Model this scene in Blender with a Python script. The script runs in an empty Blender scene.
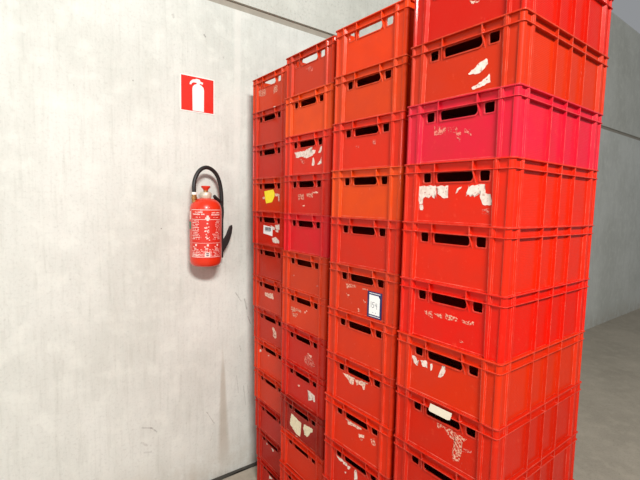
import bpy, bmesh, math, random
from mathutils import Vector, Matrix
random.seed(7)
sc=bpy.context.scene; C=bpy.data.collections.new('place'); sc.collection.children.link(C)
PI=math.pi
def lin(r,g,b):
    f=lambda c:(c/255/12.92) if c/255<=.04045 else ((c/255+.055)/1.055)**2.4
    return (f(r),f(g),f(b),1)
# ---------------------------------------------------------------- helpers
def box(bm,x0,x1,y0,y1,z0,z1):
    v=[bm.verts.new(p) for p in ((x0,y0,z0),(x1,y0,z0),(x1,y1,z0),(x0,y1,z0),(x0,y0,z1),(x1,y0,z1),(x1,y1,z1),(x0,y1,z1))]
    for f in ((3,2,1,0),(4,5,6,7),(0,1,5,4),(1,2,6,5),(2,3,7,6),(3,0,4,7)): bm.faces.new([v[i] for i in f])
def prism(bm,bot,top,caps=True):
    a=[bm.verts.new(p) for p in bot]; b=[bm.verts.new(p) for p in top]; n=len(a)
    for i in range(n): bm.faces.new((a[i],a[(i+1)%n],b[(i+1)%n],b[i]))
    if caps:
        f1=bm.faces.new(list(reversed(a))); f2=bm.faces.new(b)
        bmesh.ops.triangulate(bm,faces=[f1,f2])
def plate(bm,outer,holes,h,M,bev=0):
    """2D outline with holes, thickness h along local z, placed by matrix M"""
    cu=bpy.data.curves.new('tmp','CURVE'); cu.dimensions='2D'; cu.fill_mode='BOTH'; cu.extrude=h/2
    for pl in [outer]+list(holes):
        s=cu.splines.new('POLY'); s.points.add(len(pl)-1)
        for i,(x,y) in enumerate(pl): s.points[i].co=(x,y,0,1)
        s.use_cyclic_u=True
    if bev: cu.bevel_depth=bev; cu.bevel_resolution=1
    o=bpy.data.objects.new('tmp',cu); sc.collection.objects.link(o)
    dg=bpy.context.evaluated_depsgraph_get(); me=bpy.data.meshes.new_from_object(o.evaluated_get(dg))
    t=bmesh.new(); t.from_mesh(me); bmesh.ops.remove_doubles(t,verts=t.verts,dist=1e-6)
    bmesh.ops.transform(t,matrix=M,verts=t.verts); t.to_mesh(me); t.free(); bm.from_mesh(me)
    bpy.data.objects.remove(o); bpy.data.curves.remove(cu); bpy.data.meshes.remove(me)
def rrect(x0,x1,y0,y1,r,n=5):
    pts=[]
    for cx,cy,a0 in ((x1-r,y1-r,0),(x0+r,y1-r,90),(x0+r,y0+r,180),(x1-r,y0+r,270)):
        for i in range(n+1):
            a=math.radians(a0+90*i/n); pts.append((cx+r*math.cos(a),cy+r*math.sin(a)))
    return pts
def rpoly(pts,r,n=4):
    out=[]; N=len(pts)
    for i in range(N):
        p=Vector(pts[i]); a=Vector(pts[i-1])-p; b=Vector(pts[(i+1)%N])-p
        q=min(r,a.length*.45,b.length*.45); A=p+a.normalized()*q; B=p+b.normalized()*q
        for k in range(n+1):
            t=k/n; w=A*(1-t)**2+p*2*t*(1-t)+B*t*t; out.append((w.x,w.y))
    return out
def lathe(bm,prof,seg=48,cx=0,cy=0):
    rings=[]
    for r,z in prof:
        if r<1e-6: rings.append([bm.verts.new((cx,cy,z))])
        else: rings.append([bm.verts.new((cx+r*math.cos(2*PI*i/seg),cy+r*math.sin(2*PI*i/seg),z)) for i in range(seg)])
    for a,b in zip(rings,rings[1:]):
        for i in range(seg):
            j=(i+1)%seg
            if len(a)==1 and len(b)==1: continue
            if len(a)==1: bm.faces.new((a[0],b[j],b[i]))
            elif len(b)==1: bm.faces.new((a[i],a[j],b[0]))
            else: bm.faces.new((a[i],a[j],b[j],b[i]))
def tube(bm,pts,rad,seg=14,sub=6):
    P=[Vector(p) for p in pts]; R=rad if isinstance(rad,(list,tuple)) else [rad]*len(P)
    path=[];rr=[]
    for i in range(len(P)-1):
        p0=P[max(i-1,0)];p1=P[i];p2=P[i+1];p3=P[min(i+2,len(P)-1)]
        for k in range(sub):
            t=k/sub
            path.append(.5*((2*p1)+(p2-p0)*t+(2*p0-5*p1+4*p2-p3)*t*t+(3*p1-p0-3*p2+p3)*t**3)); rr.append(R[i]*(1-t)+R[i+1]*t)
    path.append(P[-1]); rr.append(R[-1])
    ref=Vector((0,1,0)); prev=None; rings=[]
    for i,p in enumerate(path):
        d=(path[min(i+1,len(path)-1)]-path[max(i-1,0)]).normalized()
        n=(ref-d*ref.dot(d)) if prev is None else (prev-d*prev.dot(d))
        if n.length<1e-4: n=Vector((1,0,0))-d*d.x
        n.normalize(); prev=n; b=d.cross(n)
        rings.append([bm.verts.new(p+(n*math.cos(2*PI*k/seg)+b*math.sin(2*PI*k/seg))*rr[i]) for k in range(seg)])
    for a,b in zip(rings,rings[1:]):
        for k in range(seg): bm.faces.new((a[k],a[(k+1)%seg],b[(k+1)%seg],b[k]))
    bm.faces.new(list(reversed(rings[0]))); bm.faces.new(rings[-1])
def obj(name,bm,mat,parent=None,smooth=False,bevel=0,fix=True):
    me=bpy.data.meshes.new(name)
    if fix: bmesh.ops.recalc_face_normals(bm,faces=bm.faces)
    bm.to_mesh(me); bm.free(); me.materials.append(mat)
    o=bpy.data.objects.new(name,me); C.objects.link(o)
    if parent: o.parent=parent
    if smooth:
        for p in me.polygons: p.use_smooth=True
        try: me.set_sharp_from_angle(angle=math.radians(40))
        except Exception: pass
    if bevel:
        m=o.modifiers.new('bevel','BEVEL'); m.width=bevel; m.segments=2; m.limit_method='ANGLE'
    return o
def empty(name,loc,label,cat,group=None,rz=0):
    o=bpy.data.objects.new(name,None); C.objects.link(o); o.empty_display_size=.05
    o.location=loc; o.rotation_euler=(0,0,rz); o['label']=label; o['category']=cat
    if group: o['group']=group
    return o
# ---------------------------------------------------------------- materials
def newmat(name):
    m=bpy.data.materials.new(name); m.use_nodes=True; nt=m.node_tree
    return m,nt,nt.nodes['Principled BSDF']
def simple(name,col,rough=.5,metal=0,spec=.5,coat=0,var=.06,scale=30):
    m,nt,b=newmat(name); N=nt.nodes; L=nt.links
    tc=N.new('ShaderNodeTexCoord'); n=N.new('ShaderNodeTexNoise'); n.inputs['Scale'].default_value=scale; n.inputs['Detail'].default_value=4
    L.new(tc.outputs['Object'],n.inputs['Vector'])
    mx=N.new('ShaderNodeMix'); mx.data_type='RGBA'; mx.inputs['A'].default_value=[c*(1-var) for c in col[:3]]+[1]; mx.inputs['B'].default_value=[min(1,c*(1+var)) for c in col[:3]]+[1]
    L.new(n.outputs['Fac'],mx.inputs['Factor']); L.new(mx.outputs['Result'],b.inputs['Base Color'])
    b.inputs['Roughness'].default_value=rough; b.inputs['Metallic'].default_value=metal
    b.inputs['Specular IOR Level'].default_value=spec; b.inputs['Coat Weight'].default_value=coat
    return m
class NG:
    def __init__(s,nt): s.nt=nt; s.N=nt.nodes; s.L=nt.links
    def val(s,sock,x):
        if isinstance(x,(int,float)): sock.default_value=x
        elif isinstance(x,(tuple,list)): sock.default_value=x
        else: s.L.new(x,sock)
    def m(s,op,a,b=0,c=0,clamp=False):
        n=s.N.new('ShaderNodeMath'); n.operation=op; n.use_clamp=clamp
        s.val(n.inputs[0],a); s.val(n.inputs[1],b)
        if op in('SMOOTH_MIN','MULTIPLY_ADD','COMPARE'): s.val(n.inputs[2],c)
        return n.outputs[0]
    def noise(s,vec,scale,detail=4,rough=.5,sx=(1,1,1),off=(0,0,0)):
        mp=s.N.new('ShaderNodeMapping'); s.L.new(vec,mp.inputs['Vector']); mp.inputs['Scale'].default_value=sx; mp.inputs['Location'].default_value=off
        n=s.N.new('ShaderNodeTexNoise'); s.L.new(mp.outputs[0],n.inputs['Vector']); n.inputs['Scale'].default_value=scale; n.inputs['Detail'].default_value=detail; n.inputs['Roughness'].default_value=rough
        return n.outputs['Fac']
    def ramp(s,f,a,b,lo=0,hi=1):
        n=s.N.new('ShaderNodeMapRange'); n.interpolation_type='SMOOTHSTEP'; s.val(n.inputs[0],f); n.inputs[1].default_value=a; n.inputs[2].default_value=b; n.inputs[3].default_value=lo; n.inputs[4].default_value=hi
        return n.outputs[0]
    def mix(s,f,a,b,mode='MIX'):
        n=s.N.new('ShaderNodeMix'); n.data_type='RGBA'; n.blend_type=mode; s.val(n.inputs['Factor'],f); s.val(n.inputs['A'],a); s.val(n.inputs['B'],b)
        return n.outputs['Result']
    def bump(s,h,strength,dist,b,prev=None):
        n=s.N.new('ShaderNodeBump'); n.inputs['Strength'].default_value=strength; n.inputs['Distance'].default_value=dist; s.L.new(h,n.inputs['Height'])
        if prev: s.L.new(prev,n.inputs['Normal'])
        s.L.new(n.outputs[0],b.inputs['Normal']); return n.outputs[0]

def crate_material():
    m,nt,b=newmat('crate_plastic'); g=NG(nt); N=nt.nodes; L=nt.links
    oi=N.new('ShaderNodeObjectInfo'); tc=N.new('ShaderNodeTexCoord')
    va=N.new('ShaderNodeVectorMath'); va.operation='ADD'; L.new(tc.outputs['Object'],va.inputs[0])
    cb=N.new('ShaderNodeCombineXYZ'); r=g.m('MULTIPLY',oi.outputs['Random'],37.); L.new(r,cb.inputs[0]); L.new(r,cb.inputs[2]); L.new(cb.outputs[0],va.inputs[1])
    v=va.outputs[0]
    n1=g.noise(v,9,5,.6); n2=g.noise(v,45,4,.6); n3=g.noise(v,120,3,.6,(1,1,.35))
    c=g.mix(g.ramp(n1,.3,.75,0,.28),oi.outputs['Color'],(.42,.03,.015,1))
    # fine pale scuffs
    sc_=g.m('MULTIPLY',g.ramp(n3,.68,.8),g.ramp(n1,.42,.65))
    c=g.mix(g.m('MULTIPLY',sc_,.28),c,(.85,.45,.36,1))
    c=g.mix(g.ramp(n2,.6,.85,0,.18),c,(.9,.2,.1,1))
    # worn, paler edges
    bv=N.new('ShaderNodeBevel'); bv.samples=6; bv.inputs['Radius'].default_value=.0022
    ge=N.new('ShaderNodeNewGeometry'); dt=N.new('ShaderNodeVectorMath'); dt.operation='DOT_PRODUCT'; L.new(bv.outputs[0],dt.inputs[0]); L.new(ge.outputs['Normal'],dt.inputs[1])
    ed=g.m('MULTIPLY',g.ramp(dt.outputs['Value'],.995,.88,0,1),g.ramp(g.noise(v,30,4,.6),.32,.66,.1,1))
    c=g.mix(g.m('MULTIPLY',ed,.42),c,(.93,.42,.30,1))
    L.new(c,b.inputs['Base Color'])
    g.val(b.inputs['Roughness'],g.ramp(n2,.2,.8,.32,.48)); b.inputs['Specular IOR Level'].default_value=.08; b.inputs['Coat Weight'].default_value=.22; b.inputs['Coat Roughness'].default_value=.12
    # moulded fine grid of the panels
    sp=N.new('ShaderNodeSeparateXYZ'); L.new(tc.outputs['Object'],sp.inputs[0])
    gy=g.m('SINE',g.m('MULTIPLY',sp.outputs[1],1256)); gz=g.m('SINE',g.m('MULTIPLY',sp.outputs[2],1256))
    h=g.m('MULTIPLY',gy,gz)
    nb=g.bump(h,.3,.0006,b); g.bump(n1,.12,.004,b,nb)
    return m
M_CR=crate_material()
def paper_material(name,col,thr=None,soft=.02,scale=90,dirt=.35,sx=(1,1,1)):
    m,nt,b=newmat(name); g=NG(nt); tc=nt.nodes.new('ShaderNodeTexCoord'); v=tc.outputs['Object']
    n=g.noise(v,60,5,.6); c=g.mix(g.ramp(n,.35,.75,0,dirt),col,[col[0]*.62,col[1]*.5,col[2]*.45,1])
    nt.links.new(c,b.inputs['Base Color']); b.inputs['Roughness'].default_value=.75
    if thr is not None:
        a=g.ramp(g.noise(v,scale,6,.7,sx),thr-soft,thr+soft); nt.links.new(a,b.inputs['Alpha'])
    return m
M_PAPER=paper_material('torn_white_paper',lin(232,216,204),.41,.03,95,.6)
M_CREAM=paper_material('torn_cream_paper',lin(228,216,184),.38,.03,95)
M_PALE=paper_material('worn_paper',lin(238,200,180),.46,.03,150)
M_RES=paper_material('paper_residue',lin(232,170,145),.52,.04,140)
M_FAINT=paper_material('faint_scratches',lin(228,130,115),.53,.06,110)
M_YEL=simple('yellow_paper',lin(250,225,40),.7,var=.12,scale=60)
M_WHITE=simple('white_card',lin(238,238,236),.6,var=.03)
M_BLUE=simple('blue_frame_plastic',lin(20,26,84),.5)
M_INK=simple('dark_ink',lin(50,52,70),.6)
M_GREYINK=simple('grey_print',lin(120,115,130),.7)

def concrete(name,base,dark,stains=True,up=False):
    m,nt,b=newmat(name); g=NG(nt); N=nt.nodes; tc=N.new('ShaderNodeTexCoord'); v=tc.outputs['Object']
    sp=N.new('ShaderNodeSeparateXYZ'); nt.links.new(v,sp.inputs[0]); X,Y,Z=sp.outputs
    big=g.noise(v,1.3,4,.55); st=g.noise(v,5,5,.6,(1,1,.09)); st2=g.noise(v,42,6,.7,(1,1,.07),(3,0,1)); fine=g.noise(v,70,5,.7); mid=g.noise(v,9,5,.6)
    c=g.mix(g.ramp(big,.3,.7,0,.5),base,dark)
    c=g.mix(g.ramp(st,.48,.75,0,.28 if not up else .15),c,dark)
    c=g.mix(g.ramp(st2,.46,.72,0,.26 if not up else .15),c,[dark[0]*.8,dark[1]*.8,dark[2]*.78,1])
    c=g.mix(g.ramp(fine,.48,.75,0,.35 if not up else .5),c,[dark[0]*.75]*2+[dark[2]*.72,1])
    c=g.mix(g.ramp(mid,.45,.7,0,.4),c,[min(1,base[0]*1.12),min(1,base[1]*1.12),min(1,base[2]*1.1),1])
    if stains:
        # light vertical run mark
        w=g.m('ABSOLUTE',g.m('SUBTRACT',X,-.005)); c=g.mix(g.m('MULTIPLY',g.ramp(w,.012,.03,.4,0),g.ramp(Z,1.7,2.2)),c,lin(228,226,218))
        # brown water stain narrowing upward
        wid=g.m('MULTIPLY_ADD',g.m('SUBTRACT',.9,Z),.062,.006); d=g.m('DIVIDE',g.m('ABSOLUTE',g.m('SUBTRACT',X,g.m('MULTIPLY_ADD',Z,-.012,-.088))),g.m('MAXIMUM',wid,.004))
        msk=g.m('MULTIPLY',g.ramp(d,.3,1.1,1,0),g.m('MULTIPLY',g.ramp(Z,.95,.6),g.ramp(Z,.08,.3,.4,1)))
        c=g.mix(g.m('MULTIPLY',msk,.42),c,lin(150,128,100))
        # dirt band near the floor
        c=g.mix(g.m('MULTIPLY',g.ramp(Z,.35,.0,0,.5),g.ramp(mid,.3,.7)),c,lin(160,148,130))
        # scrapes
        for x0,z0,x1,z1,wd,st_ in ((-.205,.47,-.155,.38,.004,.35),(-.165,.32,-.18,.27,.003,.2),(-.60,.49,-.54,.47,.006,.35),(-.55,.475,-.515,.44,.005,.4),(-.60,.40,-.57,.375,.010,.22),(-.585,.335,-.55,.325,.008,.2),
             (.0,.66,.015,.54,.004,.3),(.02,.86,.03,.82,.004,.3),(.05,.58,.065,.44,.004,.3),(.08,.58,.09,.50,.004,.25),(-.01,1.22,.03,1.16,.005,.4),(.055,1.17,.07,1.10,.006,.5),(.08,1.05,.10,1.0,.005,.45),(-.40,2.84,-.397,2.83,.010,.3),(-.22,2.78,-.214,2.77,.006,.6),(-.10,2.68,-.098,2.675,.006,.4),(.13,2.62,.135,2.61,.006,.4)):
            dx,dz=x1-x0,z1-z0; l2=dx*dx+dz*dz
            wob=g.m('MULTIPLY',g.m('SUBTRACT',mid,.5),.02)
            px=g.m('SUBTRACT',g.m('ADD',X,wob),x0); pz=g.m('SUBTRACT',Z,z0)
            t=g.m('DIVIDE',g.m('ADD',g.m('MULTIPLY',px,dx),g.m('MULTIPLY',pz,dz)),l2,clamp=True)
            ex=g.m('SUBTRACT',px,g.m('MULTIPLY',t,dx)); ez=g.m('SUBTRACT',pz,g.m('MULTIPLY',t,dz))
            dd=g.m('SQRT',g.m('ADD',g.m('MULTIPLY',ex,ex),g.m('MULTIPLY',ez,ez)))
            c=g.mix(g.m('MULTIPLY',g.ramp(dd,wd*.3,wd,st_,0),g.ramp(fine,.3,.6,.3,1)),c,lin(95,85,78))
    # pits
    vo=N.new('ShaderNodeTexVoronoi'); vo.inputs['Scale'].default_value=9; nt.links.new(v,vo.inputs['Vector'])
    pit=g.m('MULTIPLY',g.ramp(vo.outputs['Distance'],.022,.05,1,0),g.ramp(big,.45,.6))
    c=g.mix(g.m('MULTIPLY',pit,.6),c,lin(95,92,85))
    nt.links.new(c,b.inputs['Base Color']); b.inputs['Roughness'].default_value=.8; b.inputs['Specular IOR Level'].default_value=.25
    nb=g.bump(fine,.25,.003,b); g.bump(st,.25,.01,b,nb)
    return m
M_WALL=concrete('wall_concrete',lin(218,220,213),lin(184,186,176))
M_UP=concrete('upper_concrete',lin(208,209,200),lin(176,177,166),False,True)
M_JOINT=simple('joint_mortar',lin(160,153,140),.9,var=.15,scale=25)
M_FLOOR=concrete('floor_concrete',lin(182,172,156),lin(146,138,124),False,True)
M_DARK=simple('dark_joint',lin(66,63,57),.9,var=.6,scale=25)

def struct(o): o['kind']='structure'; return o
# ---------------------------------------------------------------- the room
bm=bmesh.new(); box(bm,-5,9.5,0,.25,-.05,2.98); struct(obj('wall_back',bm,M_WALL))
bm=bmesh.new(); box(bm,-5,9.5,.016,.25,2.98,3.026); struct(obj('trim_1',bm,M_JOINT))
bm=bmesh.new(); box(bm,-5,9.5,-.004,.25,3.026,4.6); struct(obj('wall_back_upper',bm,M_UP))
bm=bmesh.new(); box(bm,-5,9.5,-6,0,-.1,0); struct(obj('floor',bm,M_FLOOR))
# open dark joint along the foot of the wall, ragged edge
bm=bmesh.new(); n=220; fr=[]
for i in range(n+1):
    x=-2+5.*i/n; fr.append((x,-.022-.014*random.random()*random.random()-.004*math.sin(x*41)-.008*math.sin(x*9)**2))
pts=[(x,y) for x,y in fr]+[(3,0),(-2,0)]
prism(bm,[(x,y,.0) for x,y in pts],[(x,y,.003) for x,y in pts]); struct(obj('trim_2',bm,M_DARK))

# ---------------------------------------------------------------- safety sign
SX0,SX1,SZ0,SZ1=-.361,-.161,2.329,2.529
s=empty('fire_extinguisher_sign',((SX0+SX1)/2,0,SZ0),'square red safety sign with a white fire extinguisher symbol, fixed to the concrete wall','sign')
s.scale=(1.035,1,1.035); s.location.z-=.003
M_SR=simple('sign_red',lin(216,48,38),.28,coat=.3,spec=.3,var=.03); M_SW=simple('sign_white',lin(240,236,230),.35,var=.02)
bm=bmesh.new(); plate(bm,rrect(-.1,.1,0,.2,.003),[],.002,Matrix.Translation((0,-.0015,0))@Matrix.Rotation(PI/2,4,'X')); obj('backing_plate',bm,M_SW,s)
bm=bmesh.new(); plate(bm,rrect(-.0945,.0945,.0055,.1945,.001),[],.0006,Matrix.Translation((0,-.0029,0))@Matrix.Rotation(PI/2,4,'X')); obj('red_field',bm,M_SR,s)
ext=[(-.030,.008),(.036,.008),(.037,.128),(.034,.142),(.024,.152),(.012,.157),(.011,.163),(.030,.160),(.031,.171),(.016,.174),(.012,.184),(-.006,.186),(-.012,.183),(-.030,.178),(-.044,.164),(-.047,.150),(-.037,.150),(-.034,.158),(-.024,.164),(-.006,.164),(-.006,.157),(-.018,.152),(-.028,.142),(-.031,.128)]
bm=bmesh.new(); plate(bm,[(x,y) for x,y in reversed(ext)],[],.0006,Matrix.Translation((0,-.0035,0))@Matrix.Rotation(PI/2,4,'X')); obj('extinguisher_symbol',bm,M_SW,s)
# ---------------------------------------------------------------- fire extinguisher
EX,EY=-.257,-.112
M_XR=simple('extinguisher_red',lin(216,50,24),.3,coat=.25,spec=.35,var=.03); M_BLK=simple('black_rubber',lin(30,29,28),.5,var=.1)
M_BRASS=simple('brass',lin(176,130,80),.35,metal=.8); M_ALU=simple('pale_metal',lin(212,200,180),.4,metal=.25); M_LBL=simple('label_print',lin(238,205,196),.6,var=.1,scale=120)
M_LRED=simple('label_red',lin(206,40,24),.5,var=.04); M_GRN=simple('green_sticker',lin(40,120,95),.5)
e=empty('fire_extinguisher',(EX,EY,1.415),'red fire extinguisher with black hose and printed label, hung on the concrete wall','fire extinguisher')
R=.0907
bm=bmesh.new(); lathe(bm,[(0,.024),(.05,.022),(.07,.018),(.079,.023),(.087,.036),(R,.054),(R,.33),(.0898,.345),(.0855,.365),(.077,.383),(.064,.397),(.045,.406),(.028,.410),(0,.411)],72); obj('cylinder',bm,M_XR,e,smooth=True)
bm=bmesh.new(); lathe(bm,[(0,.402),(.028,.402),(.030,.412),(.033,.418),(.033,.438),(.028,.444),(.014,.446),(0,.446)],32); nk=obj('neck_collar',bm,M_ALU,e,smooth=True)
bm=bmesh.new(); lathe(bm,[(0,.444),(.013,.444),(.013,.456),(.010,.458),(0,.458)],20); obj('valve_stem',bm,M_BRASS,e,smooth=True)
bm=bmesh.new(); lathe(bm,[(0,.455),(.013,.455),(.017,.462),(.026,.472),(.027,.477),(.024,.480),(0,.480)],24); obj('striker_knob',bm,M_XR,e,smooth=True)
# hose outlet
bm=bmesh.new(); lathe(bm,[(0,.385),(.014,.385),(.014,.40),(.017,.402),(.017,.414),(.013,.416),(.013,.428),(.0,.428)],20,-.068,0); o=obj('outlet_fitting',bm,M_BRASS,e,smooth=True)
bm=bmesh.new(); lathe(bm,[(0,.428),(.0145,.428),(.0145,.442),(0,.442)],20,-.068,0); obj('hose_ferrule',bm,M_SW,o,smooth=True)
bm=bmesh.new(); tube(bm,[(-.068,0,.436),(-.070,.0,.47),(-.064,.004,.51),(-.045,.01,.55),(-.018,.016,.577),(.015,.022,.588),(.052,.03,.577),(.085,.038,.547),(.107,.045,.50),(.118,.05,.45),(.122,.052,.40),(.122,.052,.34)],.0115,16); obj('hose',bm,M_BLK,e,smooth=True)
# nozzle, clip and discharge handle
bm=bmesh.new(); tube(bm,[(.122,.052,.36),(.122,.052,.32),(.120,.052,.29),(.118,.052,.275)],[.0125,.014,.013,.008],14); obj('nozzle',bm,M_BLK,e,smooth=True)
bm=bmesh.new(); box(bm,.104,.127,.036,.062,.05,.385); tube(bm,[(.060,.02,.425),(.078,.03,.408),(.105,.045,.392),(.122,.052,.378)],[.010,.012,.012,.013],10); obj('hose_bracket',bm,M_BLK,e,bevel=.002)
tr=[(x+.008+.10*(x-.09),z-.022) for x,z in [(.094,.14),(.112,.165),(.128,.188),(.142,.212),(.152,.240),(.160,.262),(.170,.268),(.172,.255),(.168,.222),(.158,.185),(.146,.155),(.128,.125),(.112,.098),(.106,.070),(.104,.052),(.096,.050),(.092,.060)]]
bm=bmesh.new(); plate(bm,list(reversed(tr)),[],.014,Matrix.Translation((0,.05,0))@Matrix.Rotation(PI/2,4,'X'),bev=.002); obj('discharge_lever',bm,M_BLK,e)
bm=bmesh.new(); box(bm,-.035,.035,.088,.1115,.10,.33); obj('wall_bracket',bm,M_BLK,e,bevel=.003)
# label wrapped round the cylinder, facing the room
ANG0=math.radians(-120)   # direction towards the camera
def patch(bm,a0,a1,z0,z1,r,n=None):
    n=n or max(1,int(abs(a1-a0)/.12)+1); th=.0004
    for i in range(n):
        A=ANG0+a0+(a1-a0)*i/n; B=ANG0+a0+(a1-a0)*(i+1)/n
        q=[((r)*math.cos(A),(r)*math.sin(A)),((r)*math.cos(B),(r)*math.sin(B))]
        v=[bm.verts.new((q[0][0],q[0][1],z0)),bm.verts.new((q[1][0],q[1][1],z0)),bm.verts.new((q[1][0],q[1][1],z1)),bm.verts.new((q[0][0],q[0][1],z1))]
        bm.faces.new(v)
bm=bmesh.new(); patch(bm,-.86,1.22,.068,.325,R+.0004,24); bmesh.ops.remove_doubles(bm,verts=bm.verts,dist=1e-6); lb=obj('instruction_label',bm,M_LRED,e,smooth=True,fix=False)
bm=bmesh.new(); r2=R+.0009; rnd=random.Random(3)
for a0,a1,z0,z1 in ((-.86,1.22,.342,.345),(-.86,1.22,.075,.078),(-.86,-.84,.075,.345),(1.2,1.22,.075,.345),(-.8,1.18,.288,.2905),(-.8,1.18,.155,.1565)): patch(bm,a0,a1,z0,z1,r2)
def textrow(a0,a1,z,h,dens=.7):
    a=a0
    while a<a1:
        w=rnd.uniform(.02,.06); 
        if rnd.random()<dens: patch(bm,a,min(a+w,a1),z,z+h*rnd.uniform(.7,1),r2,1)
        a+=w+.012
textrow(-.55,-.05,.327,.007,.95); textrow(-.72,.05,.315,.008,.95); textrow(.5,1.1,.325,.007,.95); textrow(.48,1.1,.313,.008,.95); textrow(-.5,-.2,.30,.004); textrow(.6,.95,.30,.004)
patch(bm,.1,.38,.292,.301,r2); patch(bm,.18,.32,.282,.312,r2)
for i in range(12):
    z=.278-i*.0092; textrow(-.78,-.28-.1*(i%4==3)+.12*(i>8),z,.0048,.85); textrow(.55 if i>6 else .75,1.12,z,.0045,.55)
for i in range(3):   # pictograms between the text columns
    z=.250-i*.034
    for k in range(7):
        a=.05+.3*rnd.random(); zz=z-.014+.028*rnd.random(); patch(bm,a,a+rnd.uniform(.03,.1),zz,zz+rnd.uniform(.003,.007),r2,1)
for a in (-.55,.2,.85):
    patch(bm,a,a+.12,.138,.150,r2); patch(bm,a-.16,a-.06,.132,.137,r2); patch(bm,a-.1,a+.08,.124,.128,r2)
for i in range(5): textrow(-.78,1.15,.117-.0085*i,.0042,.62)
for i in range(3): textrow(-.78,-.25,.088-.007*i,.0045,.9)
patch(bm,.08,.4,.077,.104,r2)
lt=obj('label_lettering',bm,M_LBL,lb,fix=False); lt['label']='pale lettering and pictograms of the label'
bm=bmesh.new(); patch(bm,.16,.32,.082,.088,r2+.0004); patch(bm,.16,.32,.093,.099,r2+.0004); obj('label_mark',bm,M_INK,lb,fix=False)
bm=bmesh.new(); patch(bm,-1.28,-.95,.232,.275,R+.0006); g_=obj('green_sticker',bm,M_GRN,e,fix=False)
bm=bmesh.new(); patch(bm,-1.18,-.96,.288,.335,R+.0006); obj('white_sticker',bm,M_LBL,e,fix=False)
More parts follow.
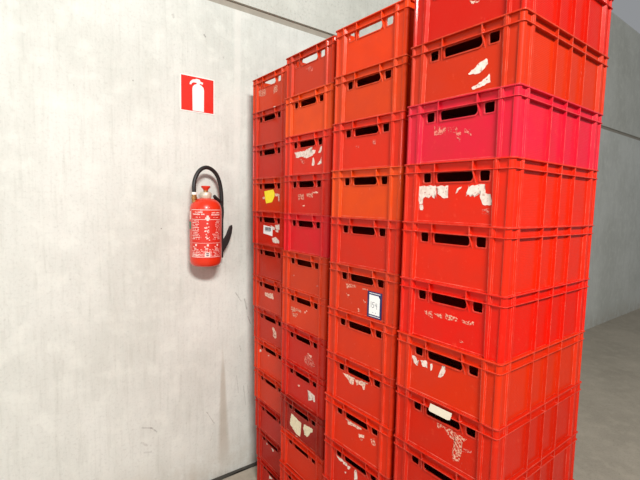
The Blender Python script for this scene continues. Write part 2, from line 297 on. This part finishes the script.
LABELS=[
(0,13,'r',[(0.0614,0.1268),(0.1515,0.1209),(0.1523,0.0857),(0.0776,0.0867)]),
(0,13,'r',[(0.2410,0.1166),(0.2816,0.1173),(0.2869,0.0850),(0.2421,0.0756)]),
(0,12,'w',[(0.2605,0.1983),(0.2811,0.1976),(0.2786,0.1917),(0.2634,0.1906)]),
(0,10,'y',[(0.1427,0.1177),(0.2462,0.1275),(0.2605,0.1072),(0.2610,0.0885),(0.2340,0.0554),(0.1670,0.0464),(0.1567,0.0667)]),
(0,10,'p',[(0.2634,0.1049),(0.3123,0.1000),(0.3134,0.0595),(0.3026,0.0608),(0.2974,0.0885),(0.2656,0.0909)]),
(0,10,'p',[(0.1214,0.0836),(0.1434,0.0851),(0.1467,0.0715),(0.1237,0.0713)]),
(0,9,'b',[(0.1336,0.1144),(0.2387,0.1068),(0.2381,0.0556),(0.1327,0.0649)]),
(0,9,'w',[(0.2119,0.1163),(0.2591,0.1094),(0.2596,0.0919),(0.2408,0.0964),(0.2387,0.1068)]),
(0,9,'w',[(0.2662,0.1217),(0.3114,0.1265),(0.3140,0.0964),(0.2760,0.0986)]),
(0,9,'w',[(0.2716,0.0913),(0.3033,0.0948),(0.3019,0.0816),(0.2746,0.0834)]),
(0,9,'w',[(0.2290,0.0419),(0.2772,0.0538),(0.3140,0.0310),(0.3125,0.0215),(0.2503,0.0183)]),
(0,7,'p',[(0.1461,0.1028),(0.1760,0.1059),(0.1908,0.1037),(0.2388,0.1127),(0.2510,0.0798),(0.2205,0.0796),(0.1835,0.0798),(0.1495,0.0858)]),
(0,6,'p',[(0.2230,0.1039),(0.2392,0.1071),(0.2682,0.0835),(0.2718,0.0524),(0.2598,0.0451),(0.2387,0.0507),(0.2308,0.0600),(0.2536,0.0647),(0.2301,0.0858)]),
(0,5,'w',[(0.0617,0.1167),(0.0829,0.1241),(0.0863,0.1109),(0.0653,0.1007)]),
(0,5,'w',[(0.1686,0.1153),(0.1835,0.1184),(0.1816,0.1117),(0.1697,0.1090)]),
(0,2,'w',[(0.1227,0.1336),(0.1443,0.1425),(0.1386,0.1188),(0.1293,0.1166)]),
(0,2,'w',[(0.1765,0.1400),(0.2093,0.1483),(0.2131,0.1130),(0.1983,0.1087)]),
(0,1,'w',[(0.1531,0.1227),(0.1910,0.1359),(0.1958,0.1225),(0.1537,0.1002)]),
(1,13,'f',[(0.1719,0.1071),(0.2059,0.1125),(0.2262,0.1038),(0.2235,0.0875),(0.1863,0.0884)]),
(1,11,'w',[(0.0875,0.1110),(0.1801,0.1135),(0.1953,0.1201),(0.2432,0.1276),(0.2401,0.1201),(0.2267,0.1134),(0.2672,0.1099),(0.2643,0.0986),(0.2447,0.0865),(0.2003,0.0780),(0.1719,0.0808),(0.1681,0.0883),(0.1354,0.0867),(0.1245,0.0834),(0.1019,0.0871),(0.1128,0.0974),(0.0977,0.1011)]),
(1,11,'w',[(0.2908,0.0945),(0.3029,0.1164),(0.3122,0.1250),(0.3167,0.1227),(0.3130,0.1022),(0.3005,0.0937)]),
(1,11,'w',[(0.2396,0.0406),(0.2465,0.0747),(0.2518,0.0762),(0.2606,0.0561),(0.2584,0.0407),(0.2465,0.0363)]),
(1,11,'w',[(0.2830,0.0412),(0.3051,0.0571),(0.3141,0.0736),(0.3171,0.0449),(0.3057,0.0417)]),
(1,11,'f',[(0.1358,0.0765),(0.1758,0.0717),(0.1730,0.0477),(0.1585,0.0506),(0.1508,0.0653)]),
(1,10,'r',[(0.1283,0.0974),(0.1782,0.1013),(0.1828,0.0707),(0.1610,0.0726),(0.1497,0.0787),(0.1354,0.0641)]),
(1,10,'r',[(0.2032,0.1012),(0.2516,0.1049),(0.2545,0.0811),(0.2422,0.0811),(0.2213,0.0850),(0.2035,0.0911)]),
(1,10,'p',[(0.2481,0.1089),(0.2963,0.1093),(0.2965,0.1023),(0.2652,0.1025)]),
(1,10,'p',[(0.1714,0.0439),(0.1887,0.0450),(0.1889,0.0393),(0.1730,0.0390)]),
(1,8,'f',[(0.0880,0.0705),(0.1144,0.0745),(0.1146,0.0677),(0.0882,0.0637)]),
(1,8,'f',[(0.3024,0.0520),(0.3188,0.0548),(0.3191,0.0476),(0.3026,0.0465)]),
(1,7,'r',[(0.0871,0.0982),(0.1799,0.0977),(0.1752,0.0825),(0.1447,0.0856),(0.1101,0.0735),(0.0904,0.0713)]),
(1,7,'r',[(0.0945,0.0655),(0.1143,0.0669),(0.1226,0.0521),(0.1069,0.0493)]),
(1,7,'r',[(0.1144,0.0634),(0.1504,0.0751),(0.1493,0.0627),(0.1266,0.0477)]),
(1,7,'p',[(0.2095,0.0970),(0.2182,0.0998),(0.2185,0.0906),(0.2098,0.0886)]),
(1,7,'p',[(0.2237,0.1061),(0.2330,0.1082),(0.2311,0.1006),(0.2254,0.1006)]),
(1,6,'p',[(0.2416,0.0880),(0.2774,0.0821),(0.2742,0.0726),(0.2455,0.0806)]),
(1,6,'f',[(0.2096,0.0630),(0.2384,0.0763),(0.2812,0.0728),(0.3101,0.0402),(0.2689,0.0221),(0.2181,0.0311)]),
(1,5,'w',[(0.2429,0.0912),(0.2551,0.0937),(0.3083,0.0866),(0.3108,0.0558),(0.2991,0.0540),(0.2917,0.0630),(0.2745,0.0496),(0.2547,0.0429),(0.2613,0.0594),(0.2592,0.0780)]),
(1,5,'p',[(0.1582,0.0879),(0.1771,0.0963),(0.1759,0.0856),(0.1638,0.0806)]),
(1,4,'c',[(0.1090,0.1093),(0.1292,0.1065),(0.1995,0.0946),(0.1955,0.0547),(0.1906,0.0186),(0.1557,0.0179),(0.1195,0.0332),(0.0947,0.0474),(0.0979,0.0767)]),
(1,4,'c',[(0.2255,0.1019),(0.3010,0.1103),(0.2981,0.0938),(0.2774,0.0776),(0.2568,0.0490),(0.2274,0.0473),(0.2304,0.0665),(0.2174,0.0760)]),
(1,4,'c',[(0.1483,0.0060),(0.1773,0.0060),(0.1721,0.0060),(0.1445,0.0060)]),
(2,11,'f',[(0.1437,0.0932),(0.1621,0.0916),(0.1603,0.0844),(0.1474,0.0840)]),
(2,11,'f',[(0.2368,0.1110),(0.2536,0.1114),(0.2525,0.0918),(0.2431,0.0821),(0.2326,0.0937)]),
(2,8,'r',[(0.1048,0.1167),(0.1690,0.1144),(0.1678,0.1081),(0.1322,0.1040),(0.1135,0.0945)]),
(2,8,'r',[(0.2051,0.1130),(0.2345,0.1131),(0.2348,0.1067),(0.2068,0.1068)]),
(2,8,'r',[(0.1104,0.0754),(0.1321,0.0716),(0.1278,0.0645),(0.1123,0.0679)]),
(2,8,'r',[(0.1816,0.0270),(0.1948,0.0247),(0.1975,0.0135),(0.1846,0.0106)]),
(2,8,'r',[(0.2108,0.0661),(0.2286,0.0606),(0.2221,0.0507),(0.2134,0.0555)]),
(2,8,'F',[(0.2377,0.1033),(0.3115,0.1022),(0.3131,0.0060),(0.2368,0.0060)]),
(2,6,'p',[(0.1018,0.1196),(0.1789,0.1220),(0.1728,0.0916),(0.1539,0.0890),(0.1419,0.1009),(0.1260,0.1088)]),
(2,6,'p',[(0.1828,0.1181),(0.2576,0.1307),(0.2525,0.1222),(0.2372,0.1192),(0.2382,0.0963),(0.2299,0.0906),(0.2200,0.1052),(0.2019,0.1038),(0.1912,0.0962)]),
(2,5,'p',[(0.1335,0.1235),(0.1450,0.1297),(0.1881,0.1290),(0.2322,0.1287),(0.2300,0.1178),(0.2111,0.1112),(0.1887,0.1132),(0.1576,0.1074),(0.1460,0.1063),(0.1513,0.1189)]),
(2,5,'p',[(0.2157,0.0953),(0.2469,0.1018),(0.2474,0.0902),(0.2180,0.0803)]),
(2,5,'r',[(0.2245,0.0787),(0.2404,0.0863),(0.2330,0.0708),(0.2259,0.0714)]),
(2,5,'r',[(0.2819,0.1020),(0.3018,0.1153),(0.3106,0.0888),(0.2930,0.0841)]),
(2,4,'w',[(0.0715,0.1340),(0.0859,0.1340),(0.1258,0.1360),(0.1264,0.1194),(0.1115,0.1137),(0.0927,0.1190)]),
(2,4,'w',[(0.1263,0.1236),(0.1530,0.1262),(0.1506,0.1132),(0.1269,0.1091)]),
(2,4,'w',[(0.1534,0.1168),(0.1725,0.1207),(0.1628,0.1038),(0.1540,0.1033)]),
(2,4,'w',[(0.1990,0.1327),(0.2044,0.1376),(0.2144,0.1022),(0.2162,0.0868),(0.1974,0.0763)]),
(2,4,'w',[(0.1371,0.0807),(0.1470,0.0852),(0.1450,0.0774),(0.1391,0.0754)]),
(3,13,'p',[(0.2139,0.0820),(0.2473,0.0703),(0.2415,0.0671),(0.2263,0.0684)]),
(3,12,'w',[(0.2241,0.0630),(0.2524,0.0807),(0.2813,0.0934),(0.2876,0.0762),(0.2614,0.0560),(0.2259,0.0598)]),
(3,12,'w',[(0.2377,0.0199),(0.2705,0.0301),(0.2804,0.0372),(0.2934,0.0475),(0.2987,0.0229),(0.2609,0.0147),(0.2412,0.0132)]),
(3,11,'f',[(0.1126,0.1186),(0.1575,0.1113),(0.1571,0.0882),(0.1144,0.0872)]),
(3,11,'f',[(0.1647,0.1061),(0.1952,0.1051),(0.2127,0.0860),(0.2112,0.0566),(0.2029,0.0589),(0.1964,0.0851),(0.1691,0.0897)]),
(3,11,'f',[(0.2251,0.0957),(0.2475,0.0902),(0.2493,0.0707),(0.2355,0.0806),(0.2258,0.0831)]),
(3,10,'w',[(0.0598,0.1207),(0.1310,0.1207),(0.1359,0.0832),(0.1270,0.0945),(0.1290,0.0786),(0.1162,0.0891),(0.1055,0.0799),(0.0927,0.0854),(0.0849,0.0798),(0.0816,0.0761),(0.0824,0.0621),(0.0691,0.0595),(0.0600,0.0854)]),
(3,10,'w',[(0.1323,0.1171),(0.1799,0.1198),(0.1811,0.0811),(0.1601,0.0819),(0.1407,0.0945),(0.1426,0.1079)]),
(3,10,'w',[(0.2125,0.1092),(0.2293,0.1154),(0.2084,0.0942)]),
(3,10,'w',[(0.2531,0.1183),(0.3054,0.1222),(0.3083,0.0958),(0.3247,0.0929),(0.3297,0.0616),(0.3024,0.0619),(0.2933,0.0795),(0.2933,0.1020),(0.2865,0.1021),(0.2730,0.0835),(0.2663,0.0939),(0.2589,0.0847),(0.2546,0.0940),(0.2447,0.0847)]),
(3,10,'w',[(0.0710,0.0572),(0.0838,0.0583),(0.0836,0.0396),(0.0731,0.0403)]),
(3,10,'f',[(0.3010,0.0488),(0.3229,0.0513),(0.3241,0.0331),(0.3019,0.0344)]),
(3,8,'r',[(0.1087,0.0929),(0.1397,0.0961),(0.1431,0.0748),(0.1342,0.0764),(0.1113,0.0860)]),
(3,8,'r',[(0.1486,0.0926),(0.1804,0.0961),(0.1820,0.0821),(0.1642,0.0834)]),
(3,8,'r',[(0.1925,0.1024),(0.2371,0.0951),(0.2377,0.0848),(0.2099,0.0834),(0.1913,0.0861)]),
(3,8,'r',[(0.2526,0.0953),(0.2954,0.0972),(0.2941,0.0884),(0.2570,0.0844)]),
(3,8,'r',[(0.2487,0.0302),(0.2625,0.0254),(0.2608,0.0215),(0.2491,0.0234)]),
(3,7,'w',[(0.0685,0.1215),(0.0794,0.1226),(0.0909,0.1086),(0.0987,0.1132),(0.0919,0.0912),(0.0780,0.0977)]),
(3,7,'w',[(0.1039,0.1149),(0.1297,0.1209),(0.1346,0.0979),(0.1155,0.0968)]),
(3,7,'w',[(0.1453,0.1152),(0.1527,0.1185),(0.1529,0.0964),(0.1481,0.0926)]),
(3,7,'w',[(0.1916,0.1241),(0.2033,0.1279),(0.2033,0.1042),(0.1891,0.0835),(0.1785,0.0818),(0.1856,0.1032)]),
(3,6,'S',[(0.1547,0.1786),(0.2433,0.1808),(0.2331,0.1537),(0.1519,0.1551)]),
(3,6,'r',[(0.1802,0.1204),(0.2086,0.1197),(0.1978,0.1119),(0.1812,0.1023)]),
(3,6,'r',[(0.2060,0.1171),(0.2387,0.1222),(0.2541,0.0883),(0.2377,0.0925),(0.2209,0.0993)]),
(3,6,'r',[(0.2418,0.1163),(0.2914,0.1159),(0.2745,0.0982),(0.2742,0.0597),(0.2681,0.0300),(0.2420,0.0187),(0.2463,0.0845),(0.2507,0.1011)]),
(3,6,'f',[(0.2731,0.0783),(0.3107,0.0877),(0.3087,0.0796),(0.2763,0.0680)]),
]
# ---------------------------------------------------------------- crates
W,D,H,PT=.396,.594,.1945,.195
def crate_meshes():
    """local: x depth (front -D/2), y across (left +W/2), z up"""
    def zc(v): return v*PT
    # ---- body
    bm=bmesh.new()
    d0,th=.012,.003
    slotL=rpoly([(.083,.131),(.113,.131),(.113,.161),(.083,.161)],.006)
    slotC=rpoly([(.139,.131),(.260,.131),(.267,.138),(.267,.161),(.136,.161),(.136,.138)],.007)
    slotR=rpoly([(.289,.131),(.320,.131),(.320,.161),(.288,.161)],.006)
    for sgn in (-1,1):     # end panels with grip slots
        M=Matrix(((0,0,sgn,sgn*(D/2-d0-th/2)),(-sgn*-1*-1,0,0,sgn*W/2),(0,1,0,0),(0,0,0,1))) if False else None
        if sgn<0: M=Matrix(((0,0,1,-D/2+d0+th/2),(-1,0,0,W/2),(0,1,0,0),(0,0,0,1)))
        else: M=Matrix(((0,0,1,D/2-d0-th/2),(1,0,0,-W/2),(0,1,0,0),(0,0,0,1)))
        plate(bm,[(.03,.0),(W-.03,.0),(W-.03,H),(.03,H)],[slotL,slotC,slotR],th,M)
        # raised collar round the two small slots
        for a,b in ((.083,.113),(.289,.320)):
            plate(bm,rpoly([(a-.003,.128),(b+.003,.128),(b+.003,.164),(a-.003,.164)],.007),[rpoly([(a,.131),(b,.131),(b,.161),(a,.161)],.006)],.002,M@Matrix.Translation((0,0,-(th/2+.001))) if sgn<0 else M@Matrix.Translation((0,0,(th/2+.001))))
    for sgn in (-1,1):     # long sides
        y=sgn*(W/2-d0-th/2); box(bm,-D/2+.03,D/2-.03,y-th/2,y+th/2,0,H)
    box(bm,-D/2+.014,D/2-.014,-W/2+.014,W/2-.014,.003,.007)
    # bottom skirt line just proud of the panels
    for sgn in (-1,1):
        x=sgn*(D/2-.0105); box(bm,min(x,x-sgn*.002),max(x,x-sgn*.002),-W/2+.04,W/2-.04,0,.005)
    # four corner pieces: rounded post, recess, tapering ridge
    def prof(rw):
        p=[]; e0=.052; 
        # along the end face from ridge to corner (coords: a = across from corner, d = depth)
        p+= [(e0+.012+rw,.0145),(e0+.012+rw,.012),(e0+.006+rw,.0025),(e0-.002-rw*.3,.0025),(e0-.005-rw*.3,.0075),(.021,.0075),(.017,.003)]
        n=5
        for i in range(n+1):
            a=PI/2*i/n; p.append((.015-.012*math.sin(a),.015-.012*math.cos(a)))
        p+= [(.003,.017),(.0075,.021),(.0075,e0-.005-rw*.3),(.0025,e0-.002-rw*.3),(.0025,e0+.006+rw),(.012,e0+.012+rw),(.0145,e0+.012+rw),(.0145,.0145)]
        return p
    pb,pt=prof(0),prof(.0035)
    for sx in (-1,1):
        for sy in (-1,1):
            f=lambda P,z:[(sx*(D/2-d),sy*(W/2-a),z) for a,d in P]
            B,T=f(pb,0),f(pt,H-.003)
            if sx*sy<0: B.reverse(); T.reverse()
            prism(bm,B,T)
    body=bm
    # ---- rim: top flange, second flange, fins
    rim=bmesh.new()
    def ring(z0,z1,o,i,r):
        plate(rim,rrect(-D/2+o,D/2-o,-W/2+o,W/2-o,r),[rrect(-D/2+i,D/2-i,-W/2+i,W/2-i,max(.003,r-i+o))],z1-z0,Matrix.Translation((0,0,(z0+z1)/2)))
    ring(H-.004,H,0,.0135,.010); ring(.1625,.1655,.0005,.0125,.010)
    for sx in (-1,1):
        for y,fl in ((W/2-.131,1),(W/2-.268,-1)):
            yy=y if sx<0 else -y; f2=fl if sx<0 else -fl
            P=[(.001,H-.004,0),(.001,.164,0),(.0115,.124,.007),(.0125,.124,.007),(.0125,H-.004,0)]
            a=[(sx*(D/2-d),yy-.0017+f2*fx*-1*-1*1,z) for d,z,fx in P]; b=[(sx*(D/2-d),yy+.0017+f2*fx,z) for d,z,fx in P]
            prism(rim,a,b)
        for y in (W/2-.0545,-W/2+.0545):
            box(rim,min(sx*(D/2-.0008),sx*(D/2-.012)),max(sx*(D/2-.0008),sx*(D/2-.012)),y-.0022,y+.0022,.1655,H-.004)
    for sy in (-1,1):
        for x in (-D/2+.0545,-D/6,0,D/6,D/2-.0545):
            box(rim,x-.0018,x+.0018,min(sy*(W/2-.001),sy*(W/2-.012)),max(sy*(W/2-.001),sy*(W/2-.012)),.1655 if abs(x)>.2 else .0,H-.004)
    # ---- handle: collar round the wide grip slot
    grips=[]
    for sgn in (-1,1):
        g=bmesh.new()
        M=Matrix(((0,0,1,-D/2+.0105),(-1,0,0,W/2),(0,1,0,0),(0,0,0,1))) if sgn<0 else Matrix(((0,0,1,D/2-.0105),(1,0,0,-W/2),(0,1,0,0),(0,0,0,1)))
        plate(g,rpoly([(.135,.1275),(.262,.1275),(.2705,.136),(.2705,.1622),(.1325,.1622),(.1325,.136)],.008),[slotC],.0035,M)
        grips.append(g)
    return body,rim,grips
body,rim,grips=crate_meshes()
proto=empty('plastic_crate',(0,0,0),'x','crate','stacked plastic crates')
obj('body',body,M_CR,proto); obj('rim',rim,M_CR,proto,bevel=.0007)
for g in grips: obj('grip_frame',g,M_CR,proto)
def copy_crate():
    r=proto.copy(); C.objects.link(r)
    for ch in list(proto.children):
        if ch.name.split('.')[0] in('body','rim','grip_frame'):
            c=ch.copy(); C.objects.link(c); c.parent=r
    return r
# stacks: x, yLeft, yaw, lean x, lean y, bow x, bow y   (front left corner)
STK=[(.0385,-.1873,-.013,-.0106,.0198,.0089,.0008),(-.0205,-.5688,-.0099,-.0011,-.0035,-.007,-.0172),(-.1028,-1.0614,.0181,.0094,.0042,.0138,.0173),(-.0997,-1.4731,.0051,-.0015,.0009,.0107,-.0026)]
COL={(0,13):(222,66,34),(0,12):(205,48,32),(0,11):(205,38,32),(0,10):(218,56,20),(0,9):(212,38,28),(0,8):(198,46,38),(0,7):(212,54,34),(0,6):(204,46,38),(0,5):(228,60,38),(0,4):(216,56,38),(0,3):(192,30,26),(0,2):(175,26,26),(0,1):(190,26,22),  # lowest three crates here: shade partly put into the red
(1,13):(208,54,28),(1,12):(240,82,26),(1,11):(228,44,32),(1,10):(212,34,30),(1,9):(224,28,42),(1,8):(214,62,38),(1,7):(226,64,36),(1,6):(206,34,28),(1,5):(206,26,16),(1,4):(150,18,14),(1,3):(218,48,22),(1,2):(206,40,20),(1,1):(206,40,24),
(2,13):(234,66,22),(2,12):(220,68,24),(2,11):(224,44,28),(2,10):(230,78,24),(2,9):(216,40,24),(2,8):(214,58,36),(2,7):(222,54,20),(2,6):(218,46,18),(2,5):(222,46,16),(2,4):(206,34,16),(2,3):(200,34,20),(2,2):(210,40,24),(2,1):(210,40,24),
(3,13):(204,24,14),(3,12):(206,50,24),(3,11):(222,34,66),(3,10):(228,40,24),(3,9):(230,40,20),(3,8):(232,24,14),(3,7):(222,50,22),(3,6):(212,36,18),(3,5):(204,34,22),(3,4):(210,40,24),(3,3):(214,44,24),(3,2):(206,36,22),(3,1):(210,40,24)}
ORD=['topmost','second from the top','third from the top','fourth from the top','fifth from the top','sixth from the top','seventh from the top','eighth from the top','ninth from the top','tenth from the top','eleventh from the top','twelfth from the top','lowest']
STN=['stack nearest wall','second stack from wall','third stack from wall','stack farthest from wall']
LOOK={(0,13):'orange-red crate with pale scraped patches',(0,12):'red crate with a white chip on its rim',(0,10):'orange-red crate with a yellow paper label',(0,9):'red crate with barcode label and torn paper',(0,7):'red crate with one pale torn label strip',(0,6):'dull red crate with a bent pale paper strip',(0,5):'bright red crate with two tiny white spots',(0,3):'shade-tinted red crate without labels',(0,2):'shade-tinted red crate with two white paper tips',(0,1):'shade-tinted red crate on the concrete floor',
(1,13):'brick red crate with a faint grey smudge',(1,12):'bright orange crate without labels',(1,11):'red crate with a big torn white label',(1,10):'dark red crate with two residue patches',(1,9):'crimson crate without labels',(1,8):'orange-red crate with two small pale nicks',(1,7):'orange-red crate with residue under left slot',(1,6):'red crate with a scratched swirl at right',(1,5):'deep red crate with torn white scrap',(1,4):'very dark red crate with large cream remnants',(1,3):'orange-red crate below the dark red one',
(2,13):'bright orange-red crate with light through slots',(2,12):'plain orange crate with dark slots',(2,11):'red crate with two faint pale nicks',(2,10):'clean light orange crate',(2,9):'plain red crate',(2,8):'dull red crate with a blue framed white card',(2,7):'plain orange-red crate below the card crate',(2,6):'orange-red crate with ragged pink residue under slot',(2,5):'orange-red crate with scattered pale residue',(2,4):'dark red crate with torn white paper pieces',
(3,13):'deep red crate cut by the upper picture edge',(3,12):'brick red crate with two slanted white scraps',(3,11):'pinkish crimson crate with a faint smear',(3,10):'red crate with wide ragged white label remains',(3,9):'clean bright red crate',(3,8):'vivid red crate with row of pale scratches',(3,7):'orange-red crate with short white scraps',(3,6):'red crate with a white sticker on its grip',(3,5):'red crate below the grip sticker crate'}
CR={}
for ci,q in enumerate(STK):
    x,yl,a,lx,ly,qx,qy=q
    for k in range(1,14):
        z=(k-1)*PT; zm=z+PT/2
        cx=x+lx*zm+qx*(zm-1.3)**2; cy=yl+.006+ly*zm+qy*(zm-1.3)**2
        rr=random.Random(ci*50+k); aj=a+rr.uniform(-.0035,.0035); jx=rr.uniform(-.0025,.0025)
        o=proto if (ci,k)==(0,1) else copy_crate()
        along=Vector((math.sin(aj),-math.cos(aj),0)); dep=Vector((math.cos(aj),math.sin(aj),0))
        o.location=Vector((cx+jx,cy,z))+along*(W/2)+dep*(D/2); o.rotation_euler=(0,0,aj)
        lk=LOOK.get((ci,k)) or {0:'plain red crate',1:'plain red crate',2:'plain red crate',3:'plain red crate'}[ci]
        o['label']=lk+', '+ORD[13-k].replace('the ','')+', '+STN[ci]
        o['group']='stacked plastic crates'; o['category']='crate'
        c=lin(*COL[(ci,k)]); c=(c[0]*.84,c[1]*(.55 if (ci,k) in((3,11),(1,9)) else .74),c[2]*(.6 if (ci,k) in((3,11),(1,9)) else .25),1)
        for ch in o.children: ch.color=c
        CR[(ci,k)]=o
# ---------------------------------------------------------------- labels stuck on the crates
M_STK=simple('cream_sticker',lin(228,216,196),.6,var=.08,scale=50)
KM={'w':M_PAPER,'p':M_PALE,'r':M_RES,'f':M_FAINT,'c':M_CREAM,'y':M_YEL,'b':M_WHITE}
XF=-D/2+.012
def to_local(u,z,t): return (XF-t,W/2-u,z)
def flat(bm,poly,t0,t1):
    pts=list(poly)
    ar=sum(pts[i][0]*pts[(i+1)%len(pts)][1]-pts[(i+1)%len(pts)][0]*pts[i][1] for i in range(len(pts)))
    if ar<0: pts.reverse()
    prism(bm,[to_local(u,z,t0) for u,z in pts],[to_local(u,z,t1) for u,z in pts])
def ragged(poly,amp,rr,step=.006):
    out=[]
    for i in range(len(poly)):
        a=Vector(poly[i]); b=Vector(poly[(i+1)%len(poly)]); n=max(1,int((b-a).length/step)); nr=Vector((-(b-a).y,(b-a).x)).normalized() if (b-a).length>1e-6 else Vector((0,0))
        for k in range(n):
            p=a.lerp(b,k/n)+ (nr*rr.uniform(-amp,amp) if k else Vector((0,0))); out.append((p.x,max(.006,min(p.y,.128))))
    return out
NM={'w':'torn_label','p':'torn_label','r':'label_residue','f':'scratch_mark','c':'torn_label'}
LBT={'w':'torn white paper left on the panel','p':'worn pale paper left on the panel','r':'pale label residue on the panel','f':'faint pale scratches on the panel','c':'torn cream paper left on the panel'}
for li,(ci,k,kind,poly) in enumerate(LABELS):
    polys=[poly]; o=CR[(ci,k)]; rr=random.Random(li*31+k)
    if kind in NM:
        bm=bmesh.new()
        for p in polys:
            if (ci,k)==(0,12):   # chip on the rim front
                p=[(u,z) for u,z in p]
                box(bm,-D/2-.0006,-D/2+.001,W/2-.281,W/2-.262,.1905,.1946); continue
            flat(bm,ragged(p,.0024 if kind!='f' else .0005,rr),.0001 if kind!='f' else .0001,.0007)
        c=obj(NM[kind],bm,KM[kind],o); c['label']=LBT[kind]
    elif kind=='y':
        bm=bmesh.new(); flat(bm,ragged(polys[0],.0006,rr,.012),.001,.0016); c=obj('paper_label',bm,M_YEL,o); c['label']='yellow paper label'
    elif kind=='b':
        us=[u for u,z in polys[0]]; u0,u1=.1335,.2385
        bm=bmesh.new(); flat(bm,polys[0],.0008,.0013); c=obj('barcode_label',bm,M_WHITE,o); c['label']='white label with a printed barcode'
        bm=bmesh.new(); u=.152
        while u<.222:
            w=rr.choice((.0015,.003,.004)); flat(bm,[(u,.084),(u+w,.084),(u+w,.104),(u,.104)],.0013,.0016); u+=w+rr.choice((.0015,.0025))
        for i in range(9): flat(bm,[(.155+i*.007,.079),(.159+i*.007,.079),(.159+i*.007,.082),(.155+i*.007,.082)],.0013,.0016)
        obj('printed_bars',bm,M_INK,c)
    elif kind=='F':
        u0,u1,z0,z1=.238,.314,.005,.108
        bm=bmesh.new(); plate(bm,[(u0,z0),(u1,z0),(u1,z1),(u0,z1)],[],.002,Matrix(((0,0,-1,XF-.0012),(-1,0,0,W/2),(0,1,0,0),(0,0,0,1)))); c=obj('card_frame',bm,M_BLUE,o); c['label']='blue frame of the white card'
        bm=bmesh.new(); flat(bm,[(u0+.010,z0+.013),(u1-.010,z0+.013),(u1-.010,z1-.024),(u1-.018,z1-.013),(u0+.010,z1-.013)],.0022,.0028); cd=obj('white_card',bm,M_WHITE,c)
        bm=bmesh.new()
        for zz in (z0+.0055,z1-.0075):
            u=u0+.010
            while u<u1-.012: 
                flat(bm,[(u,zz),(u+.007,zz),(u+.007,zz+.0028),(u,zz+.0028)],.0022,.0026); u+=.0085
        obj('frame_lettering',bm,M_WHITE,c)
        bm=bmesh.new()
        def stroke(pts,w=.0016):
            for a,b in zip(pts,pts[1:]):
                a=Vector(a);b=Vector(b);n=Vector((-(b-a).y,(b-a).x)).normalized()*w/2;e_=(b-a).normalized()*w*.3
                flat(bm,[tuple(a-e_-n),tuple(b+e_-n),tuple(b+e_+n),tuple(a-e_+n)],.0028,.0031)
        stroke([(.2585,.068),(.2595,.047)])
        stroke([(.277,.068),(.267,.067),(.266,.058),(.272,.0585),(.2745,.053),(.272,.047),(.265,.046)])
        stroke([(.281,.064),(.281,.056),(.290,.056)]); stroke([(.289,.066),(.290,.043)])
        stroke([(.268,.0275),(.271,.0275)]); stroke([(.283,.0275),(.286,.0275)])
        t=obj('handwritten_number',bm,M_INK,cd); t['label']='dark handwritten number on the card'
    elif kind=='S':
        bm=bmesh.new(); x0=-D/2-.002
        pts=[(.154,.160),(.160,.182),(.243,.182),(.237,.158),(.228,.154),(.157,.155)]
        ptsr=ragged([(u,z) for u,z in pts],.0,rr,1)
        pl=[(u,z) for u,z in reversed(pts)]
        a=[(x0,W/2-u,z) for u,z in pl]; b=[(x0+.0012,W/2-u,z) for u,z in pl]; prism(bm,a,b)
        # folded back over the second flange
        box(bm,x0+.0012,x0+.010,W/2-.236,W/2-.156,.1660,.1668)
        c=obj('grip_sticker',bm,M_STK,o); c['label']='white sticker folded over the grip'
# ---------------------------------------------------------------- light, sky, camera
def area(name,loc,target,sx,sy,power,col=(1,.97,.92)):
    l=bpy.data.lights.new(name,'AREA'); l.shape='RECTANGLE'; l.size=sx; l.size_y=sy; l.energy=power; l.color=col
    o=bpy.data.objects.new(name,l); C.objects.link(o); o.location=loc
    o.rotation_euler=(Vector(target)-Vector(loc)).to_track_quat('-Z','Y').to_euler(); return o
area('ceiling_or_fill_lamp',(-1.5,-4.4,4.1),(-.4,-.1,.7),1.2,.4,215,(1,.985,.955))
area('ceiling_or_fill_lamp',(-4.4,-3.0,2.6),(-.3,-.8,.8),1.2,1.0,45,(1,.985,.955))  # added fill lamp, low on the left, to brighten the lower wall
w=bpy.data.worlds.new('room_daylight'); sc.world=w; w.use_nodes=True
w.node_tree.nodes['Background'].inputs[0].default_value=(.93,.96,1,1); w.node_tree.nodes['Background'].inputs[1].default_value=.24
cam=bpy.data.cameras.new('camera'); co=bpy.data.objects.new('camera',cam); C.objects.link(co)
Rt=Vector((0.79444683,-0.60691613,0.02251755)); U=Vector((0.03505682,0.08284019,0.99594604)); F=Vector((0.60632108,0.79043679,-0.08708868))
co.matrix_world=Matrix(((Rt.x,U.x,-F.x,-1.2162),(Rt.y,U.y,-F.y,-2.4602),(Rt.z,U.z,-F.z,1.8101),(0,0,0,1)))
cam.sensor_fit='HORIZONTAL'; cam.sensor_width=36; cam.lens=419.96*36/640; cam.clip_start=.05
sc.camera=co
sc.view_settings.view_transform='Standard'; sc.view_settings.look='None'; sc.view_settings.gamma=1; sc.view_settings.use_curve_mapping=False
sc.view_settings.exposure=.32
